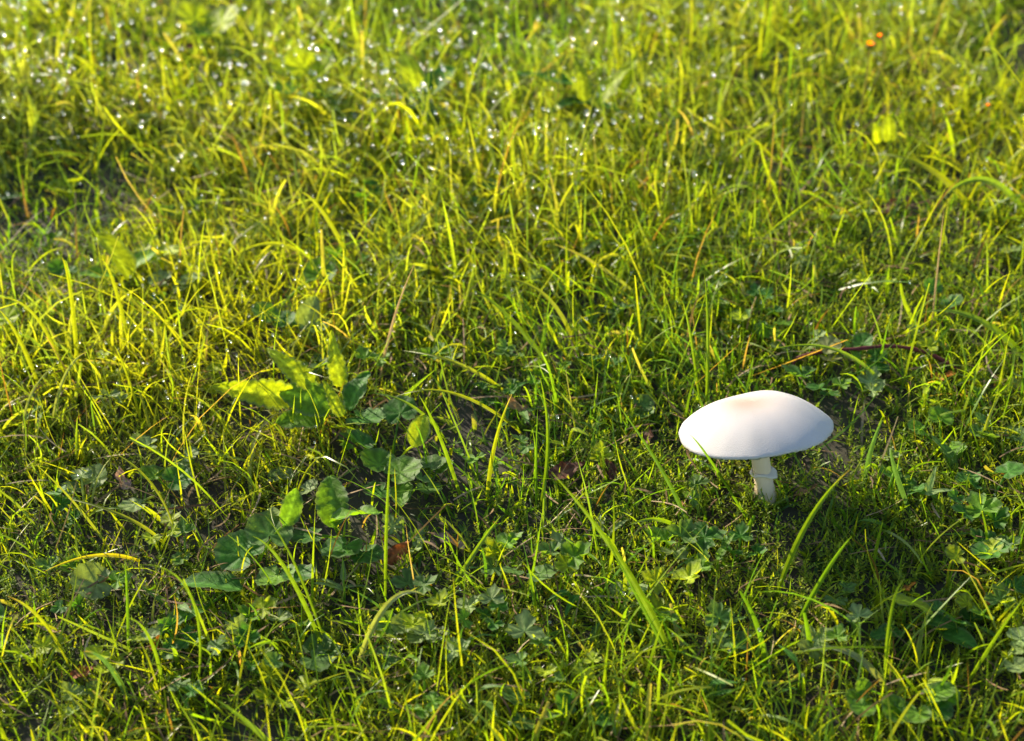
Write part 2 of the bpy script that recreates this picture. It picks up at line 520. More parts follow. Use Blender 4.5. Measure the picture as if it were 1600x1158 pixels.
def build_mushroom():
    base = MUSH.copy(); base.z = float(gz(base.x, base.y)) - .003
    root = empty("mushroom", base)
    tag(root, "white field mushroom with a wide domed cap on a short ringed stem in the lawn", "mushroom")
    top = at_depth(1179, 670, base.y + .004) - base          # centre of the cap's rim plane
    R = metres(119, base + top)
    HC = R * .40
    # cap frame: leaning a little left and away
    az = Vector((-.12, .245, 1)).normalized()
    ax = Vector((1, 0, 0)); ax = (ax - az * ax.dot(az)).normalized(); ay = az.cross(ax)
    fr = Matrix((ax, ay, az)).transposed()
    nr, na = 46, 128
    r2 = np.random.default_rng(5)
    V, C = [], []
    def rimr(th):
        return R * (1 + .022 * math.sin(th * 2 + .6) + .014 * math.sin(3 * th + 2) + .006 * math.sin(7 * th + 1) + .0025 * math.sin(17 * th))
    jag = r2.normal(0, 1, na)
    for i in range(nr + 1):
        u = i / nr
        for j in range(na):
            th = 2 * math.pi * j / na
            rr = rimr(th) * u ** .9
            z = HC * (1 - (u ** .9) ** 2.55)
            z -= HC * .035 * math.exp(-((u - .05) / .25) ** 2) * 1.0            # flattened crown
            z += HC * .055 * math.sin(2 * th + 1.1) * math.sin(u * math.pi) + HC * .03 * math.sin(3 * th - .5) * u
            z -= HC * .05 * u * u * math.cos(th - .1)                             # right edge hangs a little
            z += HC * .07 * math.exp(-(((th - 1.25 + math.pi) % (2 * math.pi) - math.pi) / .5) ** 2 - ((u - .55) / .22) ** 2)
            if i == nr: z -= .0004 + .0004 * jag[j]
            p = fr @ Vector((rr * math.cos(th), rr * math.sin(th), z))
            V.append(top + p)
            tan = math.exp(-(((rr * math.cos(th) + R * .10) / (R * .40)) ** 2 + ((rr * math.sin(th) + R * .02) / (R * .30)) ** 2))
            edge = .0
            C.append(min(1, .8 * tan + edge))
    # turn the rim under and close the underside a little way in
    for q, (rf, dz) in enumerate(((.985, -.0010), (.955, -.0004), (.93, .0006))):
        for j in range(na):
            th = 2 * math.pi * j / na
            rr = rimr(th) * rf
            z = HC * .03 * math.sin(3 * th - .5) - HC * .05 * math.cos(th - .1) + dz + (.0004 * jag[j] if q == 0 else 0)
            V.append(top + fr @ Vector((rr * math.cos(th), rr * math.sin(th), z))); C.append(0)
    F = []
    rows = nr + 4
    for i in range(rows - 1):
        for j in range(na):
            F.append((i * na + j, (i + 1) * na + j, (i + 1) * na + (j + 1) % na, i * na + (j + 1) % na))
    V = np.array([v[:] for v in V]); C = np.repeat(np.array(C)[:, None], 3, 1)
    cap = link("cap", fast_mesh("cap", V, np.array(F), C), mush_mat("mushroom_cap", (.41, .387, .378), (.33, .215, .15), .3, 1900), root)
    cap["label"] = "wide white domed cap with a faint tan patch on its crown"
    # gills: thin plates hanging from a shallow dome
    gv, gf = [], []
    for g in range(110):
        th = 2 * math.pi * g / 110
        o0 = len(gv)
        for q in range(7):
            u = q / 6; rr = .13 * R + (rimr(th) * .95 - .13 * R) * u
            zt = HC * .42 * (1 - u ** 2.2) ; zb = zt - .0045 * math.sin(math.pi * min(1, .12 + u * .88)) - .0003
            for z in (zt, zb):
                gv.append(top + fr @ Vector((rr * math.cos(th), rr * math.sin(th), z - .0004)))
        for q in range(6):
            a = o0 + q * 2
            gf.append((a, a + 1, a + 3, a + 2))
    # flesh above the gills
    o0 = len(gv); m_ = 64
    for q in range(6):
        u = q / 5
        for j in range(m_):
            th = 2 * math.pi * j / m_
            rr = .05 * R + (rimr(th) * .945 - .05 * R) * u
            gv.append(top + fr @ Vector((rr * math.cos(th), rr * math.sin(th), HC * .42 * (1 - u ** 2.2))))
    for q in range(5):
        for j in range(m_):
            gf.append((o0 + q * m_ + j, o0 + q * m_ + (j + 1) % m_, o0 + (q + 1) * m_ + (j + 1) % m_, o0 + (q + 1) * m_ + j))
    link("gills", fast_mesh("gills", np.array([v[:] for v in gv]), np.array(gf), None, False), mush_mat("mushroom_gills", (.55, .42, .36), None, .1, 400, .1), cap)
    # stem
    tp = top + az * (HC * .38)
    path, rad = [], []
    for i in range(19):
        t = i / 18
        p = Vector((0, 0, 0)).lerp(tp, t) + Vector((.0003 * math.sin(t * math.pi), 0, 0))
        path.append(p)
        rad.append(.0052 - .0003 * math.sin(t * math.pi) + .0012 * max(0, .25 - t) * 4 + .0008 * max(0, t - .8) * 5)
    v, f = tube(path, rad, 28)
    stem = link("stem", fast_mesh("stem", v, f), mush_mat("mushroom_stem", (.68, .54, .37), None, .2, 500), root)  # sunlight bounced onto the stem is put into this warm cream
    # ring: a torn skirt round the stem
    rp = Vector((0, 0, 0)).lerp(tp, .37)
    d = (tp).normalized(); a = Vector((1, 0, 0)); a = (a - d * a.dot(d)).normalized(); b = d.cross(a)
    rv, rf_ = [], []
    prof = [(.0049, .0007), (.0055, .0008), (.0060, .0004), (.0063, -.0003), (.0060, -.0007), (.0050, -.0004)]
    nj = 48
    for q, (rr, zz) in enumerate(prof):
        for j in range(nj):
            th = 2 * math.pi * j / nj
            flap = math.exp(-((th - 5.9 + math.pi) % (2 * math.pi) - math.pi) ** 2 / .35)
            ex = (rr - .0049) * (1 + 1.7 * flap + .22 * math.sin(5 * th) + .12 * math.sin(11 * th + 1))
            z = zz - (rr - .0049) * 1.9 * flap + .0006 * math.sin(3 * th + 1)
            rv.append(rp + (a * math.cos(th) + b * math.sin(th)) * (.0049 + ex) + d * z)
    for q in range(len(prof) - 1):
        for j in range(nj):
            rf_.append((q * nj + j, q * nj + (j + 1) % nj, (q + 1) * nj + (j + 1) % nj, (q + 1) * nj + j))
    link("ring", fast_mesh("ring", np.array([v[:] for v in rv]), np.array(rf_)), mush_mat("mushroom_ring", (.58, .53, .45), None, .3, 700), stem)


build_mushroom()

# ------------------------------------------------------------------ leaves of the weeds
def leaf_frame(heading, pitch, roll):
    """columns: length, across, normal"""
    l = Vector((math.cos(heading) * math.cos(pitch), math.sin(heading) * math.cos(pitch), math.sin(pitch)))
    s = Vector((-math.sin(heading), math.cos(heading), 0)); nrm = l.cross(s)
    s2 = s * math.cos(roll) + nrm * math.sin(roll)
    return l, s2, l.cross(s2)


def oval_leaf(length, width, teeth=0, tooth=0., arch=.25, fold=.25, wave=.06, seed=0, col=(.05, .12, .02), pointy=1.0, rim=(.11, .16, .06), rimw=.10):
    """-> verts in (length, across, normal) coordinates"""
    r = random.Random(seed); ph = r.uniform(0, 6)
    nt_, nu = (max(14, teeth * 4) if teeth else 14), 4
    V, C = [], []
    for i in range(nt_ + 1):
        t = i / nt_
        hw = width / 2 * (math.sin(math.pi * min(1, t ** (.75 / pointy) * .97 + .03)) ** .62)
        if pointy > 1: hw *= (1 - .25 * t)
        if teeth:
            fr_ = (t * teeth) % 1
            hw *= 1 - tooth * (abs(fr_ - .35) / .65 if fr_ > .35 else abs(fr_ - .35) / .35)
        for q in range(-nu, nu + 1):
            u = q / nu
            x_ = length * t + (.10 * hw * abs(u))
            y_ = hw * u
            z_ = abs(u) ** 1.3 * hw * fold + arch * length * (t - t * t * 1.35) + wave * width * math.sin(t * 11 + ph + 2 * u) * abs(u) ** 2
            z_ += .015 * width * math.sin(t * 34 + abs(u) * 6)
            V.append((x_, y_, z_))
            vein = .75 if q == 0 else 1.0
            stripe = 1 + .16 * math.sin((t * 1.0 - abs(u) * .22) * 40)
            cc = np.array(col) * stripe
            if q == 0: cc = cc * 1.5 + np.array((.02, .03, .01))
            e = max(0, (abs(u) - 1 + rimw * 2.6) / (rimw * 2.6)) ** 2
            cc = cc * (1 - e) + np.array(rim) * e
            C.append(cc)
    F = []
    m_ = 2 * nu + 1
    for i in range(nt_):
        for q in range(m_ - 1):
            F.append((i * m_ + q, i * m_ + q + 1, (i + 1) * m_ + q + 1, (i + 1) * m_ + q))
    return np.array(V), np.array(F), np.array(C)


def polar_leaf(R, kind, seed=0, col=(.05, .12, .02), cup=.18, rim=(.11, .16, .06)):
    """round crenate leaf or lobed, toothed buttercup leaf, petiole joining at the origin, tip towards +length"""
    r = random.Random(seed); ph = r.uniform(0, 6)
    ns, nrg = 54, 4
    V, C = [(0, 0, 0)], [np.array(col) * 1.4]
    span = math.radians(155 if kind == 'lobed' else 168)
    lob = r.uniform(.30, .42)
    for k_ in range(1, nrg + 1):
        for j in range(ns + 1):
            v = j / ns * 2 - 1; th = v * span
            if kind == 'lobed':
                a = abs(v) * 3                                   # three main lobes, each cut again
                cutd = abs(math.cos(v * math.pi * 1.5)) ** .55
                rr = R * ((.42 + .58 * cutd) * (1 - .22 * abs(v)))
                rr *= 1 - .17 * abs(math.sin(v * math.pi * 4.5 + .2 * math.sin(ph)))
                rr *= 1 - .08 * abs(math.sin(v * 31 + ph))
            else:
                rr = R * (1 - .16 * (1 - math.cos(th)) / 2) * (1 + .10 * math.cos(th)) * (1 - .075 * abs(math.sin(v * 21)))
                rr *= 1 - .55 * max(0, abs(v) - .86) / .14
            f_ = k_ / nrg
            z = cup * R * f_ * f_ + .05 * R * f_ * math.sin(3 * th + ph) + .035 * R * f_ * math.cos(v * math.pi * 7)
            V.append((rr * f_ * math.cos(th), rr * f_ * math.sin(th), z))
            cc = np.array(col) * (1 + .22 * math.cos(v * math.pi * 7)) * (.92 + .2 * (1 - f_))
            e = 1.0 if k_ == nrg else 0.0
            cc = cc * (1 - .7 * e) + np.array(rim) * .7 * e
            C.append(cc)
    F = []
    m_ = ns + 1
    for j in range(ns):
        F.append((0, 1 + j, 2 + j, 2 + j))
    for k_ in range(nrg - 1):
        for j in range(ns):
            a = 1 + k_ * m_ + j
            F.append((a, a + m_, a + m_ + 1, a + 1))
    return np.array(V), np.array(F), np.array(C)


def tri_fix(V, F, C, name):
    tris = [f for f in F.tolist() if f[2] == f[3]]; quads = [f for f in F.tolist() if f[2] != f[3]]
    me = bpy.data.meshes.new(name)
    me.from_pydata([tuple(v) for v in V], [], [tuple(f[:3]) for f in tris] + [tuple(f) for f in quads])
    me.polygons.foreach_set("use_smooth", np.ones(len(me.polygons), bool))
    at = me.attributes.new("Col", 'FLOAT_COLOR', 'POINT')
    c4 = np.ones((len(V), 4), np.float32); c4[:, :3] = C
    at.data.foreach_set("color", c4.ravel())
    me.update()
    return me


def place(V, o, l, s, n):
    M = np.array([l[:], s[:], n[:]])
    return V @ M + np.array(o[:])


def stalk(a, b, r0, col, parent):
    a, b = Vector(a), Vector(b)
    mid = a.lerp(b, .55); mid.z = max(mid.z, b.z - .002)
    path = [a * (1 - t) ** 2 + mid * 2 * t * (1 - t) + b * t * t for t in [i / 5 for i in range(6)]]
    v, f = tube(path, [r0] * 6, 5)
    return link("leaf_stalk", fast_mesh("leaf_stalk", v, f, np.tile(np.array(col), (len(v), 1))), M_LEAF, parent)


LEAF_DARK = (.055, .155, .020); LEAF_MID = (.110, .225, .016); LEAF_PALE = (.19, .26, .09); LEAF_YEL = (.26, .33, .012); LEAF_BLUE = (.095, .180, .035)


def plant(name, label, cat, centre, leaves, group=None, seed=0, mat=None):
    """leaves: (px, py, height m, size px, heading deg, pitch deg, roll deg, kind, colour)
    the pixel marks the middle of the leaf blade, its height above the soil gives its distance"""
    c = ground_at(*centre) if not isinstance(centre, Vector) else centre
    root = empty(name, c)
    tag(root, label, cat, group)
    rr = random.Random(seed * 31 + len(leaves))
    for i, (px, py, h, size, hd, pt, rl, kind, col) in enumerate(leaves):
        mid = ground_at(px, py, h) if py is not None else Vector(px)
        s_m = metres(size, mid) if py is not None else size
        hd, pt, rl = math.radians(hd), math.radians(pt), math.radians(rl)
        l, s, n = leaf_frame(hd, pt, rl)
        sd = seed * 13 + i
        col = tuple(np.array(col) * rr.uniform(.82, 1.2))
        if kind in ('lobed', 'round'):
            V, F, C = polar_leaf(s_m / 2, kind, sd, col, rr.uniform(.05, .28))
            o = mid - l * s_m * .12
        else:
            tt = dict(toothed=(9, .22, .42, 1.4), crenate=(8, .10, .62, 1.0), lance=(0, 0, .30, 1.5), oval=(0, 0, .58, 1.0))[kind]
            V, F, C = oval_leaf(s_m, s_m * tt[2], tt[0], tt[1], rr.uniform(.05, .3), rr.uniform(.1, .4), rr.uniform(.02, .09), sd, col, tt[3])
            o = mid - l * s_m * .5
        V = place(V, o, l, s, n) - np.array(c[:])
        lf = link("leaf", tri_fix(V, F, C, "leaf"), mat or M_LEAF, root)
        stalk((0, 0, -.002), (o - c) + l * .0006 - n * .0003, .0006, np.array(col) * 1.3 + np.array((.03, .01, 0)), lf)
    return root


D, Mi, Pa, Ye, Bl = LEAF_DARK, LEAF_MID, LEAF_PALE, LEAF_YEL, LEAF_BLUE
plant("broadleaf_weed", "dark green weed with broad oval leaves spread flat in a bare hollow", "weed", (400, 885),
      [(328, 915, .012, 100, 175, 5, 12, 'oval', D), (372, 862, .014, 88, 150, 8, -14, 'round', D), (420, 828, .018, 84, 100, 15, 10, 'round', Bl),
       (455, 792, .026, 62, 70, 40, 40, 'crenate', Mi), (290, 962, .010, 70, 215, 0, 0, 'oval', D), (430, 905, .014, 74, 250, 5, 15, 'round', Mi), (468, 900, .016, 60, 300, 10, 0, 'round', D)], seed=1)
plant("broadleaf_weed", "weed with scalloped upright leaf held above smaller round leaves", "weed", (530, 838),
      [(518, 782, .022, 88, 95, 35, 5, 'crenate', Mi), (556, 806, .024, 84, 10, 8, -25, 'crenate', Mi), (532, 858, .014, 76, 240, 5, 10, 'round', D),
       (575, 868, .012, 60, 310, 5, 0, 'round', D), (478, 838, .012, 60, 185, 0, 10, 'round', D)], seed=2)
plant("toothed_weed", "backlit yellow green weed with long toothed leaves fanning out to one side", "weed", (535, 645),
      [(395, 612, .026, 132, 178, 8, -55, 'toothed', Ye), (452, 572, .036, 100, 150, 25, -45, 'toothed', Ye), (525, 560, .040, 90, 110, 55, -25, 'toothed', Ye), (480, 622, .024, 96, 168, 12, -40, 'crenate', Mi),
       (470, 655, .014, 78, 195, 4, -20, 'crenate', Mi), (520, 622, .032, 66, 130, 40, -30, 'toothed', Ye), (560, 610, .03, 70, 60, 40, -10, 'crenate', D), (575, 655, .016, 74, 340, 10, -8, 'round', D)], seed=3)
plant("broadleaf_weed", "weed of smooth round leaves shaded behind crossing grass blades", "weed", (610, 745),
      [(587, 722, .018, 66, 140, 15, 10, 'round', Mi), (632, 735, .02, 70, 30, 12, 0, 'round', Mi), (560, 690, .022, 62, 160, 25, 25, 'round', D), (628, 772, .014, 64, 270, 5, 12, 'crenate', Mi), (590, 770, .01, 54, 220, 5, 0, 'round', D), (655, 672, .026, 60, 70, 30, 20, 'oval', Ye), (625, 640, .02, 62, 100, 20, -10, 'round', D)], seed=4)
plant("broadleaf_weed", "weed with two round dark leaves beside the fine yellow grass tuft", "weed", (262, 762),
      [(280, 748, .014, 56, 30, 10, 15, 'round', D), (236, 742, .012, 48, 150, 10, 10, 'round', Mi), (205, 790, .01, 50, 200, 5, 10, 'round', Pa), (262, 800, .01, 44, 280, 5, 10, 'lobed', Pa)], seed=5)
plant("buttercup_plant", "buttercup with a pale ribbed leaf curling at its rim over dark soil", "buttercup", (150, 905),
      [(140, 912, .014, 76, 200, 15, -20, 'round', Pa), (190, 905, .012, 56, 20, 5, 10, 'lobed', Mi), (70, 885, .012, 56, 175, 5, 5, 'lobed', Bl), (112, 880, .012, 44, 90, 15, 5, 'lobed', Mi)], seed=6)
plant("buttercup_plant", "small buttercup with two hairy leaf sprays over a dead orange leaf", "buttercup", (235, 965),
      [(248, 985, .014, 62, 20, 20, 15, 'toothed', Pa), (218, 1000, .012, 52, 190, 12, 10, 'toothed', Ye), (262, 1020, .01, 60, 300, 5, 0, 'lobed', Bl), (300, 1000, .01, 64, 350, 5, 10, 'lobed', D)], seed=7)
# creeping buttercups (fan shaped, cut and toothed leaves)
BC = [
    ("grey green buttercup with three pointed leaflets by a dead orange brown leaf", (645, 925), [(640, 905, 76, 80, Bl), (668, 912, 60, 20, Bl), (690, 938, 56, 60, Ye)]),
    ("yellow tipped buttercup rosette left of a pale arching grass blade", (648, 985), [(640, 972, 70, 140, Ye), (668, 985, 54, 60, Pa), (600, 978, 70, 190, Bl)]),
    ("buttercup with a frosted fan leaf over brown moss", (735, 950), [(738, 945, 66, 30, Pa), (770, 930, 56, 80, Pa), (720, 968, 50, 200, Mi), (715, 1015, 70, 10, Pa)]),
    ("buttercup with one broad silvery fan leaf flat on the moss", (822, 985), [(820, 978, 84, 90, Pa), (850, 1005, 56, 320, Bl)]),
    ("buttercup with toothed leaves under a horizontal bright grass blade", (885, 860), [(905, 866, 74, 20, Mi), (872, 845, 56, 120, Pa), (880, 885, 60, 220, Ye), (855, 862, 60, 170, Bl)]),
    ("buttercup with large matte leaves beneath the mushroom's shaded side", (1045, 860), [(1030, 842, 78, 170, Mi), (1068, 832, 70, 60, Bl), (1058, 866, 66, 300, Pa), (1110, 838, 80, 10, D)]),
    ("buttercup with two sunlit yellow lobes between dark stems", (1050, 905), [(1018, 905, 66, 175, Ye), (1082, 898, 76, 40, Ye), (1098, 880, 60, 60, Mi)]),
    ("buttercup with a deeply cut fresh green leaf above a wide blade's foot", (1030, 955), [(1025, 948, 74, 100, Ye), (1045, 968, 56, 330, Mi), (1005, 960, 50, 190, Mi)]),
    ("buttercup with a crumpled two toned leaf spray", (775, 870), [(768, 858, 60, 120, Ye), (800, 846, 66, 30, Mi), (765, 890, 60, 230, Bl)]),
    ("buttercup with a bright three fingered leaf behind the mushroom cap", (1352, 612), [(1362, 592, 62, 70, Pa), (1340, 602, 56, 150, Mi), (1368, 610, 44, 10, Pa)]),
    ("buttercup with dark notched leaves just behind the mushroom cap", (1285, 612), [(1276, 606, 62, 200, D), (1300, 618, 50, 300, D), (1318, 600, 46, 30, Mi), (1245, 585, 80, 160, D)]),
    ("dark star leaved buttercup beside a patch of bare soil", (1550, 862), [(1548, 868, 88, 250, D), (1580, 850, 50, 20, Bl), (1530, 842, 60, 130, D)]),
    ("buttercup with grey green pointed leaf near an orange scrap", (1560, 940), [(1562, 930, 70, 80, Bl), (1530, 960, 60, 200, Mi), (1590, 912, 60, 40, D)]),
    ("buttercup with silvery leaves lying beside a pale drooping grass blade", (1140, 1012), [(1135, 1012, 82, 190, Pa), (1160, 1000, 60, 60, Bl), (1120, 958, 66, 110, Bl)]),
    ("buttercup with a pale fan leaf at the foot of a bent grass blade", (1290, 1005), [(1282, 998, 80, 30, Pa), (1262, 1012, 60, 180, Pa), (1310, 990, 50, 60, Mi)]),
    ("buttercup with a rounded matte leaf by a dry upright stalk", (1560, 830), [(1530, 790, 84, 100, Mi), (1560, 808, 60, 30, D), (1502, 800, 60, 170, D)]),
    ("buttercup with yellow green lobes beside the dark broadleaf hollow", (400, 958), [(418, 948, 60, 20, Ye), (385, 960, 62, 170, Mi), (440, 968, 60, 320, Pa)]),
    ("buttercup with frosted leaf edges above the scalloped weed", (560, 700), [(545, 690, 62, 140, Mi), (578, 700, 50, 40, D)]),
    ("buttercup with a sunlit leaf against the tangle of dry stalks", (690, 560), [(688, 548, 56, 100, Mi), (712, 560, 46, 10, Pa), (665, 555, 50, 190, Mi)]),
    ("buttercup with a pale leaf by the straw coloured slanting stem", (575, 565), [(568, 555, 56, 120, Mi), (600, 560, 44, 20, Mi)]),
]
for i, (lab, c, lv) in enumerate(BC):
    rr = random.Random(100 + i)
    plant("buttercup_plant", lab, "buttercup", c,
          [(px, py, rr.uniform(.010, .022), sz, hd, rr.uniform(0, 28), rr.uniform(-22, 22), 'lobed', col) for px, py, sz, hd, col in lv],
          "creeping buttercups in the lawn", seed=20 + i)
plant("sorrel_plant", "weed with a single rounded leaf lit in pale streaks on the mossy lawn", "weed", (1430, 965),
      [(1420, 944, .018, 78, 165, 14, 18, 'oval', Ye), (1385, 990, .010, 60, 200, 5, 5, 'oval', D), (1470, 975, .012, 56, 340, 5, 0, 'oval', D), (1500, 1000, .01, 60, 320, 5, 10, 'oval', D)], seed=50)
plant("lance_leaf_weed", "small weed with two pale pointed leaves on a slim stalk right of the mushroom", "weed", (1452, 775),
      [(1456, 748, .026, 44, 60, 50, 0, 'lance', Pa), (1468, 768, .020, 46, 5, 10, 0, 'lance', Pa), (1440, 770, .014, 50, 170, 15, 0, 'lance', Mi)], seed=51)
# blurred weeds further back
FAR = [("broad leaved weed with a sunlit upright leaf beyond the yellow blades", (190, 420), [(178, 398, .03, 90, 140, 45, 20, 'oval', Ye), (225, 405, .016, 60, 40, 20, 0, 'oval', Mi), (150, 430, .015, 56, 190, 10, 0, 'oval', Mi), (260, 395, .016, 56, 350, 20, 10, 'oval', Ye)]),
       ("dandelion rosette with dark outer leaves deep in the dewy grass", (905, 150), [(860, 125, .02, 110, 165, 10, 0, 'toothed', D), (905, 120, .035, 90, 100, 35, 20, 'toothed', Ye), (960, 130, .035, 100, 40, 35, 0, 'toothed', Ye), (930, 165, .015, 100, 330, 5, 0, 'toothed', D), (885, 165, .015, 80, 220, 5, 0, 'toothed', D), (985, 110, .04, 70, 60, 50, 0, 'toothed', Ye)]),
       ("dark flat leaved weed showing through the dewy sward", (640, 155), [(615, 150, .014, 90, 180, 5, 0, 'oval', D), (690, 125, .02, 80, 60, 20, 0, 'oval', D), (660, 170, .014, 70, 300, 5, 0, 'oval', D), (640, 110, .03, 70, 110, 40, 10, 'oval', Ye)]),
       ("bushy bright weed standing among dew covered grass", (480, 130), [(470, 100, .035, 70, 120, 40, 10, 'round', Ye), (500, 110, .03, 60, 40, 30, 0, 'round', Ye), (450, 140, .02, 60, 190, 10, 0, 'round', Mi), (510, 150, .015, 60, 320, 10, 0, 'round', D), (440, 105, .03, 50, 150, 30, 0, 'round', Ye)]),
       ("weed with yellow lobes at the far dewy edge", (320, 40), [(300, 25, .03, 70, 130, 30, 10, 'round', Ye), (350, 30, .03, 70, 40, 30, 0, 'round', Ye), (325, 55, .015, 60, 270, 5, 0, 'round', D)]),
       ("small upright yellow leaf pair standing in the far right grass", (1385, 215), [(1389, 202, .024, 44, 95, 70, 0, 'oval', Ye), (1369, 208, .018, 34, 100, 65, 10, 'oval', Ye)]),
       ("bright weed with rounded leaves in the thick grass behind the dry stalks", (420, 500), [(415, 488, .02, 56, 140, 20, 10, 'round', Mi), (445, 500, .015, 50, 20, 10, 0, 'round', D), (500, 425, .02, 60, 90, 20, 0, 'round', Mi)]),
       ("grey leaf curled over on a short stalk near the toothed weed", (480, 500), [(482, 488, .02, 60, 60, 40, 30, 'oval', Pa), (460, 505, .012, 44, 190, 5, 0, 'round', D), (498, 512, .012, 50, 340, 8, 0, 'round', Bl)])]
for i, (lab, c, lv) in enumerate(FAR):
    plant("lawn_weed", lab, "weed", c, lv, seed=60 + i)

# small seedlings of the same buttercup all through the lower lawn: only their place tells them apart
rs = random.Random(77)
KINDS = [('lobed', 'notched'), ('round', 'round'), ('lance', 'narrow pointed'), ('lobed', 'notched')]
HUES = [(D, 'dark green'), (Mi, 'fresh green'), (Pa, 'pale frosted'), (Bl, 'grey green'), (Ye, 'yellow green')]
NUM = {2: 'two', 3: 'three', 4: 'four'}
cnt = 0
while cnt < 130:
    px = rs.uniform(-20, 1620); py = 300 + 840 * rs.random() ** .7
    if abs(px - 1190) < 150 and 590 < py < 800: continue
    p = ground_at(px, py)
    kd, kw = rs.choice(KINDS); hue, hw_ = rs.choice(HUES); nl = rs.choice([2, 3, 3, 4])
    lv = []
    for j in range(nl):
        hd = rs.uniform(0, 360); rad = rs.uniform(.006, .015); h = rs.uniform(.006, .02)
        q = p + Vector((math.cos(math.radians(hd)) * rad, math.sin(math.radians(hd)) * rad, h))
        lv.append((q, None, h, rs.uniform(.010, .019), hd, rs.uniform(-5, 35), rs.uniform(-20, 20), kd, hue))
    plant("weed_seedling", f"tiny seedling with {NUM[nl]} {hw_} {kw} leaves low in the grass", "seedling", p, lv, f"{hw_} {kw} leaved seedlings", seed=300 + cnt)
    cnt += 1

# ------------------------------------------------------------------ single grass blades that stand out
def bez(p0, p1, p2, t):
    return p0 * (1 - t) ** 2 + p1 * 2 * t * (1 - t) + p2 * t * t


def big_blade(label, pix, width_px, col, dy=0.0, lift=None, tipcol=None, tip=.06, face=None, group="long grass blades that stand out of the lawn", name="grass_blade", cat="grass blade", fold=.45, mat=None):
    """pix: base, (via), tip pixels; the base stands on the soil, the others lie at the base's distance plus dy (metres)"""
    h0 = .016 if pix[0][1] < 660 else .007          # the pixel is where the blade leaves the turf
    b = ground_at(*pix[0], h0); b.z -= h0 + .002
    tipp = at_depth(*pix[-1], b.y + dy)
    zmin = float(gz(tipp.x, tipp.y)) + .006 + h0 * .8
    if tipp.z < zmin: tipp = ground_at(*pix[-1], .008 + h0)
    if len(pix) > 2:
        via = at_depth(*pix[1], b.y + (tipp.y - b.y) * .5)
        zv = float(gz(via.x, via.y)) + .012 + h0
        if via.z < zv: via = ground_at(*pix[1], .015 + h0)
        ctrl = via * 2 - (b + tipp) * .5
    else:
        ctrl = (b + tipp) * .5 + Vector((0, 0, .12 * (tipp - b).length))
    n = 14
    w = metres(width_px * .78, b)
    f = Vector(face) if face else Vector((random.uniform(-.5, .3), -.7, random.uniform(.35, .8)))
    V, F, C = [], [], []
    col = np.array(col); tc = np.array(tipcol) if tipcol is not None else col * np.array((1.15, 1.05, .9))
    tw0 = random.uniform(-.4, .4)
    for i in range(n + 1):
        t = i / n
        p = bez(b, ctrl, tipp, t)
        tg = (bez(b, ctrl, tipp, min(1, t + .02)) - bez(b, ctrl, tipp, max(0, t - .02))).normalized()
        s = tg.cross(f).normalized(); nn = s.cross(tg)
        a = tw0 * (t - .3) * 2
        s = s * math.cos(a) + nn * math.sin(a); nn = s.cross(tg)
        hw = w / 2 * min(1, .6 + t * 1.4) * (1 - (1 - tip) * t ** 2.4)
        for iu, u in enumerate((-1, -.62, -.3, 0, .3, .62, 1)):
            V.append((p + s * hw * u - nn * hw * fold * (1 - abs(u)) - b)[:])
            k_ = max(0, (t - .82) / .18)
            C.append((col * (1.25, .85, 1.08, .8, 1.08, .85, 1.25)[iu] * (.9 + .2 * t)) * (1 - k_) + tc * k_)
    for i in range(n):
        for q in range(6):
            F.append((i * 7 + q, i * 7 + q + 1, (i + 1) * 7 + q + 1, (i + 1) * 7 + q))
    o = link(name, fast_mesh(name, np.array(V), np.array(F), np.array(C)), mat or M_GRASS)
    o.location = b
    tag(o, label, cat, group)
    return o, b, tipp


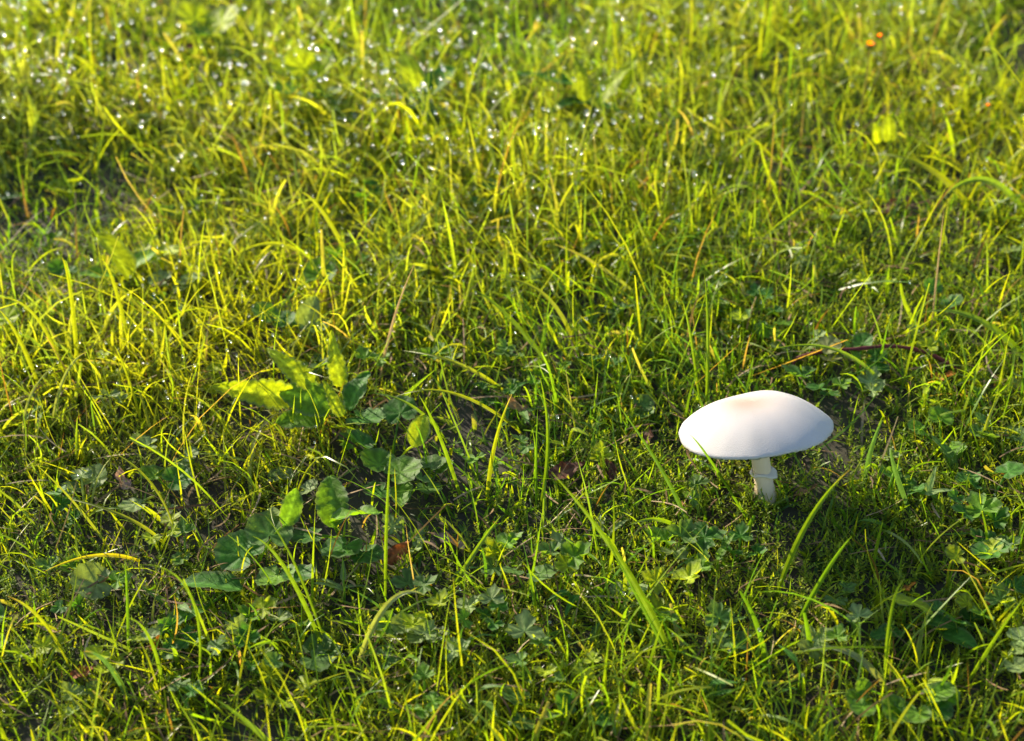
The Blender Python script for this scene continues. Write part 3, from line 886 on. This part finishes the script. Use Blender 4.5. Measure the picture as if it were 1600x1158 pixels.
G1, G2, GY, GB, GP, ST = (.085, .175, .014), (.12, .20, .014), (.19, .23, .014), (.06, .13, .06), (.20, .24, .12), (.45, .34, .17)
BL = [
    ("widest bright blade leaning left from a clump in front of the mushroom", [(1062, 1040), (985, 900), (862, 738)], 15, G2, .03),
    ("narrower blade springing from the same foot as the widest leaning blade", [(1066, 1042), (1010, 960), (950, 845)], 9, G1, .02),
    ("tall blade with a browned fold at its tip right of the mushroom stem", [(1212, 922), (1260, 820), (1328, 734)], 12, G2, .0, (.30, .20, .06)),
    ("dark green blade leaning right below the mushroom", [(1241, 968), (1290, 895), (1331, 838)], 10, G1, .0),
    ("thick pale blade arching down into the foreground moss", [(1400, 1075), (1335, 1024), (1258, 1016)], 15, GP, .02),
    ("blade crossing the front edge of the white mushroom cap", [(1174, 798), (1105, 712), (1074, 679)], 6, G1, -.045, (.10, .06, .03)),
    ("blade slanting up to the left of the mushroom cap", [(1088, 830), (1040, 745), (958, 622)], 9, G1, .03),
    ("tall twin blade standing upright left of the mushroom", [(842, 782), (856, 690), (843, 588)], 9, G2, .0),
    ("shorter twin blade beside the tall upright one", [(838, 786), (838, 720), (840, 640)], 6, G1, .0),
    ("blade with a dry pale tip leaning right among dead stalks", [(760, 776), (772, 700), (800, 616)], 9, GY, .0, ST),
    ("long blade leaning left across the dead stalks", [(724, 772), (690, 690), (655, 618)], 8, G2, .0),
    ("long horizontal blade with a dew drop hanging at its tip", [(832, 652), (720, 618), (617, 620)], 7, GY, .01),
    ("horizontal blade lying just above the round leaved weed", [(700, 655), (640, 632), (560, 614)], 6, G2, .01),
    ("tall straight green blade over the scalloped leaf weed", [(601, 935), (604, 815), (611, 702)], 7, G2, .0),
    ("bright blade rising right towards a glinting dew drop", [(694, 918), (745, 858), (783, 806)], 10, G2, .02),
    ("wide pale striped blade arching out of the lower grass", [(554, 1030), (605, 945), (664, 930)], 13, GP, .0),
    ("blade rising left from the clump by the broadleaf hollow", [(508, 1006), (450, 895), (395, 838)], 9, G2, .01),
    ("upper blade of the pair beside the broadleaf hollow", [(512, 1000), (460, 880), (413, 805)], 7, G2, .02),
    ("stout blade leaning left over yellow moss", [(112, 1040), (70, 975), (12, 932)], 10, GY, .0, (.35, .22, .08)),
    ("upright dark green blade over the black hollow", [(197, 1006), (199, 940), (195, 875)], 7, G1, .0),
    ("golden blade lying almost flat over a pale curled leaf", [(220, 858), (150, 868), (66, 895)], 8, (.26, .24, .02), .0),
    ("slender blade bowing over the broad flat leaf", [(304, 1068), (300, 935), (218, 882)], 6, G2, .01),
    ("curved blade growing from the lower edge of the dark hollow", [(254, 1068), (235, 1000), (198, 965)], 7, G2, .0),
    ("wide bluish blade with a torn brown tip", [(205, 1090), (170, 1040), (131, 1018)], 12, GB, .0, (.34, .22, .09)),
    ("broad arching blade whose pale tip hangs over brown scraps", [(1625, 320), (1545, 282), (1466, 316)], 16, G2, .0, GP),
    ("broad yellow blade lying behind the arching one", [(1530, 298), (1450, 262), (1360, 240)], 13, GY, .03),
    ("broad bright blade slanting down through the moss", [(1640, 560), (1540, 505), (1440, 488)], 14, G2, .04),
    ("upright blade rising behind the left edge of the mushroom cap", [(1106, 618), (1106, 520), (1100, 426)], 8, G2, .0),
    ("second upright blade leaning beside it", [(1098, 600), (1080, 530), (1066, 470)], 7, G2, .0),
    ("tall yellow blade standing in the dewy left grass", [(115, 556), (112, 470), (97, 402)], 9, GY, .0),
    ("yellow blade leaning left beside a straw patch", [(58, 578), (30, 530), (-4, 482)], 9, GY, .0),
    ("forked yellow blade with dewdrops along its edge", [(203, 534), (180, 450), (158, 406)], 8, GY, .0),
    ("long yellow blade arching left through the dewy grass", [(104, 578), (60, 500), (-5, 466)], 8, GY, .0),
    ("yellow blade leaning left over short mossy turf", [(220, 638), (200, 590), (179, 541)], 8, GY, .0),
    ("greyish blade leaning right at the lawn's dewy edge", [(33, 674), (45, 625), (85, 570)], 8, GP, .0),
    ("pale dry edged blade leaning right over straw", [(72, 636), (100, 590), (136, 550)], 8, GP, .0, ST),
    ("long yellow blade bridging horizontally over the weeds", [(520, 398), (440, 382), (360, 406)], 9, GY, .0),
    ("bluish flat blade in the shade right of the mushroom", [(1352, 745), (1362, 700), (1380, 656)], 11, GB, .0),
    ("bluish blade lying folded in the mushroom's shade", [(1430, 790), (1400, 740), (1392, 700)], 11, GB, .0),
    ("long blade running level behind the mushroom cap", [(1400, 578), (1310, 548), (1200, 548)], 8, G2, .03),
    ("straw coloured dead stem standing upright in the far turf", [(1461, 484), (1466, 410), (1475, 326)], 4, ST, .0),
    ("straw coloured slanting stem above the crowded weeds", [(590, 560), (615, 500), (648, 412)], 6, ST, .0),
    ("flat bright blade lying level above the buttercup leaves", [(1075, 815), (1030, 812), (980, 822)], 9, G2, .0),
    ("curled pale blade tip rolled up in front of the hollow", [(512, 728), (485, 712), (470, 735)], 8, GP, .0),
    ("leaning blade left of the two dark round leaves", [(280, 850), (240, 760), (155, 698)], 6, GY, .03),
    ("long thin blade slanting across yellow moss to a broad leaf", [(262, 838), (190, 805), (70, 772)], 7, GY, .03),
    ("bright thin blade from the fine tuft arching towards the curled leaf", [(455, 775), (480, 735), (510, 712)], 5, GY, .0),
    ("blade rising right beside the mossy foreground", [(1385, 1070), (1392, 960), (1414, 905)], 8, G2, .0),
    ("stiff blade with a glinting drop on its tip right of the tall folded blade", [(1365, 880), (1372, 845), (1380, 812)], 7, G2, .0),
    ("hooked thin blade standing over reddish soil", [(1482, 915), (1485, 880), (1498, 888)], 5, GY, .0),
    ("bright blade leaning right in the lower corner grass", [(1505, 1065), (1560, 990), (1605, 930)], 9, G2, .0),
    ("long blade leaning left out of the turf behind the mushroom", [(905, 520), (850, 460), (760, 438)], 9, GY, .02),
    ("broad blade crossing low over dead stalks", [(880, 560), (800, 500), (735, 450)], 10, G2, .03),
    ("bright blade leaning left in the middle of the lawn", [(800, 580), (720, 570), (630, 548)], 8, GY, .02),
    ("yellow blade rising from dewy grass towards the far weeds", [(480, 350), (500, 300), (525, 250)], 8, GY, .0),
    ("long yellow blade leaning left at the dew line", [(560, 400), (510, 340), (470, 300)], 9, GY, .0),
    ("tall pale stem standing in the far right turf", [(1345, 160), (1350, 110), (1357, 68)], 5, ST, .0),
    ("slim grass stem standing far off among dew", [(970, 130), (962, 60), (948, -10)], 7, GY, .0),
]
for row in BL:
    lab, pix, wd, col, dy = row[:5]
    tcx = row[5] if len(row) > 5 else None
    if "pale stem standing in the far right" in lab: continue          # that one carries the flower below
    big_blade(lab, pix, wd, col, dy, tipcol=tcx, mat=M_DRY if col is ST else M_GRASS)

# ------------------------------------------------------------------ dead leaves
def dead_leaf(label, px, py, size, col, heading, curl, seed, h=.006):
    p = ground_at(px, py, h)
    s_m = metres(size, p)
    r = random.Random(seed)
    V, F, C = oval_leaf(s_m, s_m * .55, 6, .10, .15, .35, .14, seed, col, 1.1, tuple(np.array(col) * .6))
    V = V.copy()
    # roll the blade up along its length
    ang = V[:, 0] / s_m * curl
    rad = s_m / max(.3, curl)
    x_, z_ = V[:, 0].copy(), V[:, 2].copy()
    V[:, 0] = (rad - z_) * np.sin(ang); V[:, 2] = rad - (rad - z_) * np.cos(ang)
    C = C * (1 + .4 * np.sin(V[:, :1] * 900 + seed) * np.sin(V[:, 1:2] * 1300))
    l, s, n = leaf_frame(math.radians(heading), r.uniform(-.2, .2), r.uniform(-.6, .6))
    V = place(V - np.array([s_m * .35, 0, 0]), (0, 0, 0), l, s, n)
    o = link("dead_leaf", tri_fix(V, F, C, "dead_leaf"), M_DRY)
    o.location = p
    tag(o, label, "dead leaf", "dead leaves lying in the lawn")


RUST, BRN, TAN, ORG = (.22, .07, .018), (.10, .040, .020), (.34, .20, .08), (.45, .17, .02)
for row in [("dark red brown dead leaf in the grass left of the mushroom", 877, 742, 62, BRN, 20, 1.2, 1),
            ("rust orange dead leaf curled beside the scalloped weed", 620, 868, 58, RUST, 30, 1.6, 2),
            ("orange tan crumpled leaf among dead stalks", 812, 648, 54, TAN, 160, 1.5, 3),
            ("small brown dead leaf scrap left of the mushroom cap", 1015, 690, 40, BRN, 60, 1.5, 4),
            ("bright orange curled scrap over the dark hollow", 295, 962, 36, ORG, 10, 2.0, 5),
            ("small orange scrap by the foreground buttercup", 240, 1008, 32, ORG, 80, 1.4, 6),
            ("tan torn leaf at the mushroom's foot", 1255, 775, 44, TAN, 10, .9, 7),
            ("orange scrap beside the grey pointed buttercup leaf", 1540, 938, 34, ORG, 70, 1.8, 8),
            ("orange scrap in moss above the streaked round leaf", 1418, 922, 26, ORG, 10, 1.2, 9),
            ("orange stalk scrap in the turf right of the mushroom cap", 1470, 592, 40, ORG, 5, .5, 10),
            ("dark brown leaf under the arching far right blade", 1382, 332, 40, BRN, 30, 1.3, 11),
            ("yellowing leaf curled beside the broad flat leaves", 395, 955, 40, (.32, .22, .02), 140, 1.0, 12),
            ("pinkish dry leaf bent over by the yellow tuft", 190, 760, 46, (.38, .24, .17), 150, 2.2, 13),
            ("reddish dead scrap low in the left corner", 125, 1055, 44, RUST, 20, 1.0, 14),
            ("brown leaf showing between stems above the mushroom shade", 960, 740, 40, BRN, 100, 1.2, 15),
            ("brown dead leaf half buried in the dewy far grass", 270, 90, 60, BRN, 10, .8, 16),
            ("grey dry stalk leaf lying under the bright rising blade", 705, 852, 64, (.24, .17, .12), 160, .5, 17)]:
    dead_leaf(*row)

# ------------------------------------------------------------------ red runner, orange hawkweed
def runner():
    pts = [ground_at(1236, 585, .004), ground_at(1246, 560, .012), ground_at(1290, 549, .016), ground_at(1340, 545, .018), ground_at(1395, 541, .016), ground_at(1450, 552, .012), ground_at(1500, 580, .006)]
    o0 = pts[0].copy()
    root = empty("creeping_runner", o0)
    tag(root, "dark red creeping runner with yellowish lobed leaves arching behind the mushroom cap", "runner")
    P = []
    for i in range(len(pts) - 1):
        a = pts[max(i - 1, 0)]; b = pts[i]; c = pts[i + 1]; d = pts[min(i + 2, len(pts) - 1)]
        for k_ in range(5):
            t = k_ / 5
            P.append(.5 * ((2 * b) + (c - a) * t + (2 * a - 5 * b + 4 * c - d) * t * t + (3 * b - a - 3 * c + d) * t ** 3) - o0)
    P.append(pts[-1] - o0)
    v, f = tube(P, [.0011 + .0002 * math.sin(i * 1.7) for i in range(len(P))], 8)
    link("stem", fast_mesh("stem", v, f, np.tile((.13, .030, .030), (len(v), 1))), M_DRY, root)
    for q, (px, py, h, sz, hd, kd, col) in enumerate([(1292, 542, .022, 44, 20, 'round', (.20, .22, .08)), (1296, 560, .016, 40, 300, 'round', (.22, .22, .09)), (1449, 541, .022, 46, 60, 'lobed', LEAF_YEL)]):
        mid = ground_at(px, py, h); l, s, n = leaf_frame(math.radians(hd), .2, .15 * (-1) ** q)
        V, F, C = polar_leaf(metres(sz, mid) / 2, kd, q, col, .15)
        lf = link("leaf", tri_fix(place(V, mid, l, s, n) - np.array(o0[:]), F, C, "leaf"), M_LEAF, root)


runner()


def hawkweed(label, pix, head_px, seed):
    b = ground_at(*pix[0], .02); b.z -= .02; r = random.Random(seed)
    root = empty("orange_flower", b)
    tag(root, label, "flower", "orange flowers on thin stems")
    tp = at_depth(*pix[-1], b.y) - b
    via = at_depth(*pix[1], b.y) - b
    ct = via * 2 - tp * .5
    path = [bez(Vector((0, 0, 0)), ct, tp, i / 8) for i in range(9)]
    v, f = tube(path, [.0007] * 9, 6)
    link("stem", fast_mesh("stem", v, f, np.tile((.26, .26, .10), (len(v), 1))), M_GRASS, root)
    R = metres(head_px, b) / 2
    V, F, C = [], [], []
    for i in range(26):
        th = i * 2.4; el = r.uniform(.35, 1.25); ln = R * r.uniform(.8, 1.15)
        d = Vector((math.cos(th) * math.cos(el), math.sin(th) * math.cos(el), math.sin(el)))
        s = Vector((-math.sin(th), math.cos(th), 0)) * R * .16
        q = len(V)
        for p in (tp - s * .5, tp + s * .5, tp + d * ln + s, tp + d * ln - s):
            V.append(p[:]); C.append((.80, .34, .008))
        F.append((q, q + 1, q + 2, q + 3))
    hd = link("flower_head", fast_mesh("flower_head", np.array(V), np.array(F), np.array(C)), M_LEAF, root)
    v, f = tube([tp - Vector((0, 0, R * .5)), tp, tp + Vector((0, 0, R * .35))], [R * .2, R * .42, R * .3], 8)
    link("flower_cup", fast_mesh("flower_cup", v, f, np.tile((.12, .16, .04), (len(v), 1))), M_LEAF, root)


hawkweed("taller orange hawkweed flower on a straight pale stem in the far turf", [(1344, 165), (1354, 120), (1359, 72)], 17, 1)
hawkweed("smaller orange hawkweed bud on a bent stem beside the straight one", [(1350, 130), (1380, 95), (1374, 58)], 11, 2)
hawkweed("single low orange bud near the far right edge of the turf", [(1545, 190), (1546, 180), (1543, 166)], 9, 3)

# ------------------------------------------------------------------ dew
def dew():
    m = bpy.data.materials.new("dew_water"); m.use_nodes = True
    n = m.node_tree; pb = n.nodes["Principled BSDF"]
    pb.inputs["Base Color"].default_value = (1, 1, 1, 1); pb.inputs["Transmission Weight"].default_value = 1
    pb.inputs["IOR"].default_value = 1.6; pb.inputs["Roughness"].default_value = .14
    # icosphere
    import bmesh
    bm = bmesh.new(); bmesh.ops.create_icosphere(bm, subdivisions=2, radius=1)
    sv = np.array([v.co[:] for v in bm.verts]); sf = np.array([[v.index for v in f.verts] for f in bm.faces]); bm.free()
    pos, rad = [], []
    for P, near_w in zip(TIPS, (1.0, 1.2, 1.6)):
        tipp = P[:, -1]; x, y = tipp[:, 0], tipp[:, 1]
        # drops crowded far and left to stand in for the backlit glints there
        prob = np.clip(.03 + .45 * dewy(x, y), 0, .6) * np.clip(.8 + .5 * N1(x, y), .2, 1.6) * (np.abs(x) < .2 + .42 * y)
        tall = np.clip((tipp[:, 2] - gz(x, y) - .008) / .012, 0, 1)              # drops that stand clear of the turf
        prob = np.where((y > 1.5) | (np.abs(x) > .08 + .34 * y), 0, prob) * near_w * tall * .46
        k = rng.random(x.size) < prob * .95
        pos.append(tipp[k]); rad.append(rng.gamma(8, .00108 / 8, k.sum()))
        k = rng.random(x.size) < prob * .45
        sgm = rng.integers(2, P.shape[1] - 1, k.sum())
        q = P[k, sgm]
        pos.append(q + np.array([0, 0, .0003])); rad.append(rng.gamma(8, .00085 / 8, k.sum()))
    pos = np.concatenate(pos); rad = np.concatenate(rad)
    rad = np.where(pos[:, 1] < .95, np.minimum(rad * .75, .0009), np.minimum(rad, .0016))
    # the 300 that show largest are drops of their own
    d = pos - np.array(CAM[:]); dep = d @ np.array(FWD[:])
    u = (d @ np.array(RGT[:])) / dep * FPX; v = (d @ np.array(UPV[:])) / dep * FPX
    inview = (np.abs(u) < 780) & (np.abs(v) < 560)
    score = np.where(inview, rad / dep, 0) * np.where(v > -100, 1.5, 1)
    order = np.argsort(-score)
    single, rest = order[:300], order[300:]
    me = fast_mesh("dewdrop", sv, sf); me.materials.append(m)
    for i in single:
        o = bpy.data.objects.new("dewdrop", me); COL.objects.link(o)
        o.location = pos[i]; s = float(rad[i]); o.scale = (s, s, s * random.uniform(.9, 1.1))
        tag(o, "clear round dewdrop glinting on a grass blade", "dewdrop", "dewdrops on the grass")
    p, r = pos[rest], rad[rest]
    V = (sv[None] * r[:, None, None] + p[:, None]).reshape(-1, 3)
    F = (sf[None] + (np.arange(len(p)) * len(sv))[:, None, None]).reshape(-1, 3)
    o = link("dew", fast_mesh("dew", V, F), m)
    tag(o, "fine dew beading on the grass tips", "dew", kind="stuff")
    print("dew", len(pos))


dew()
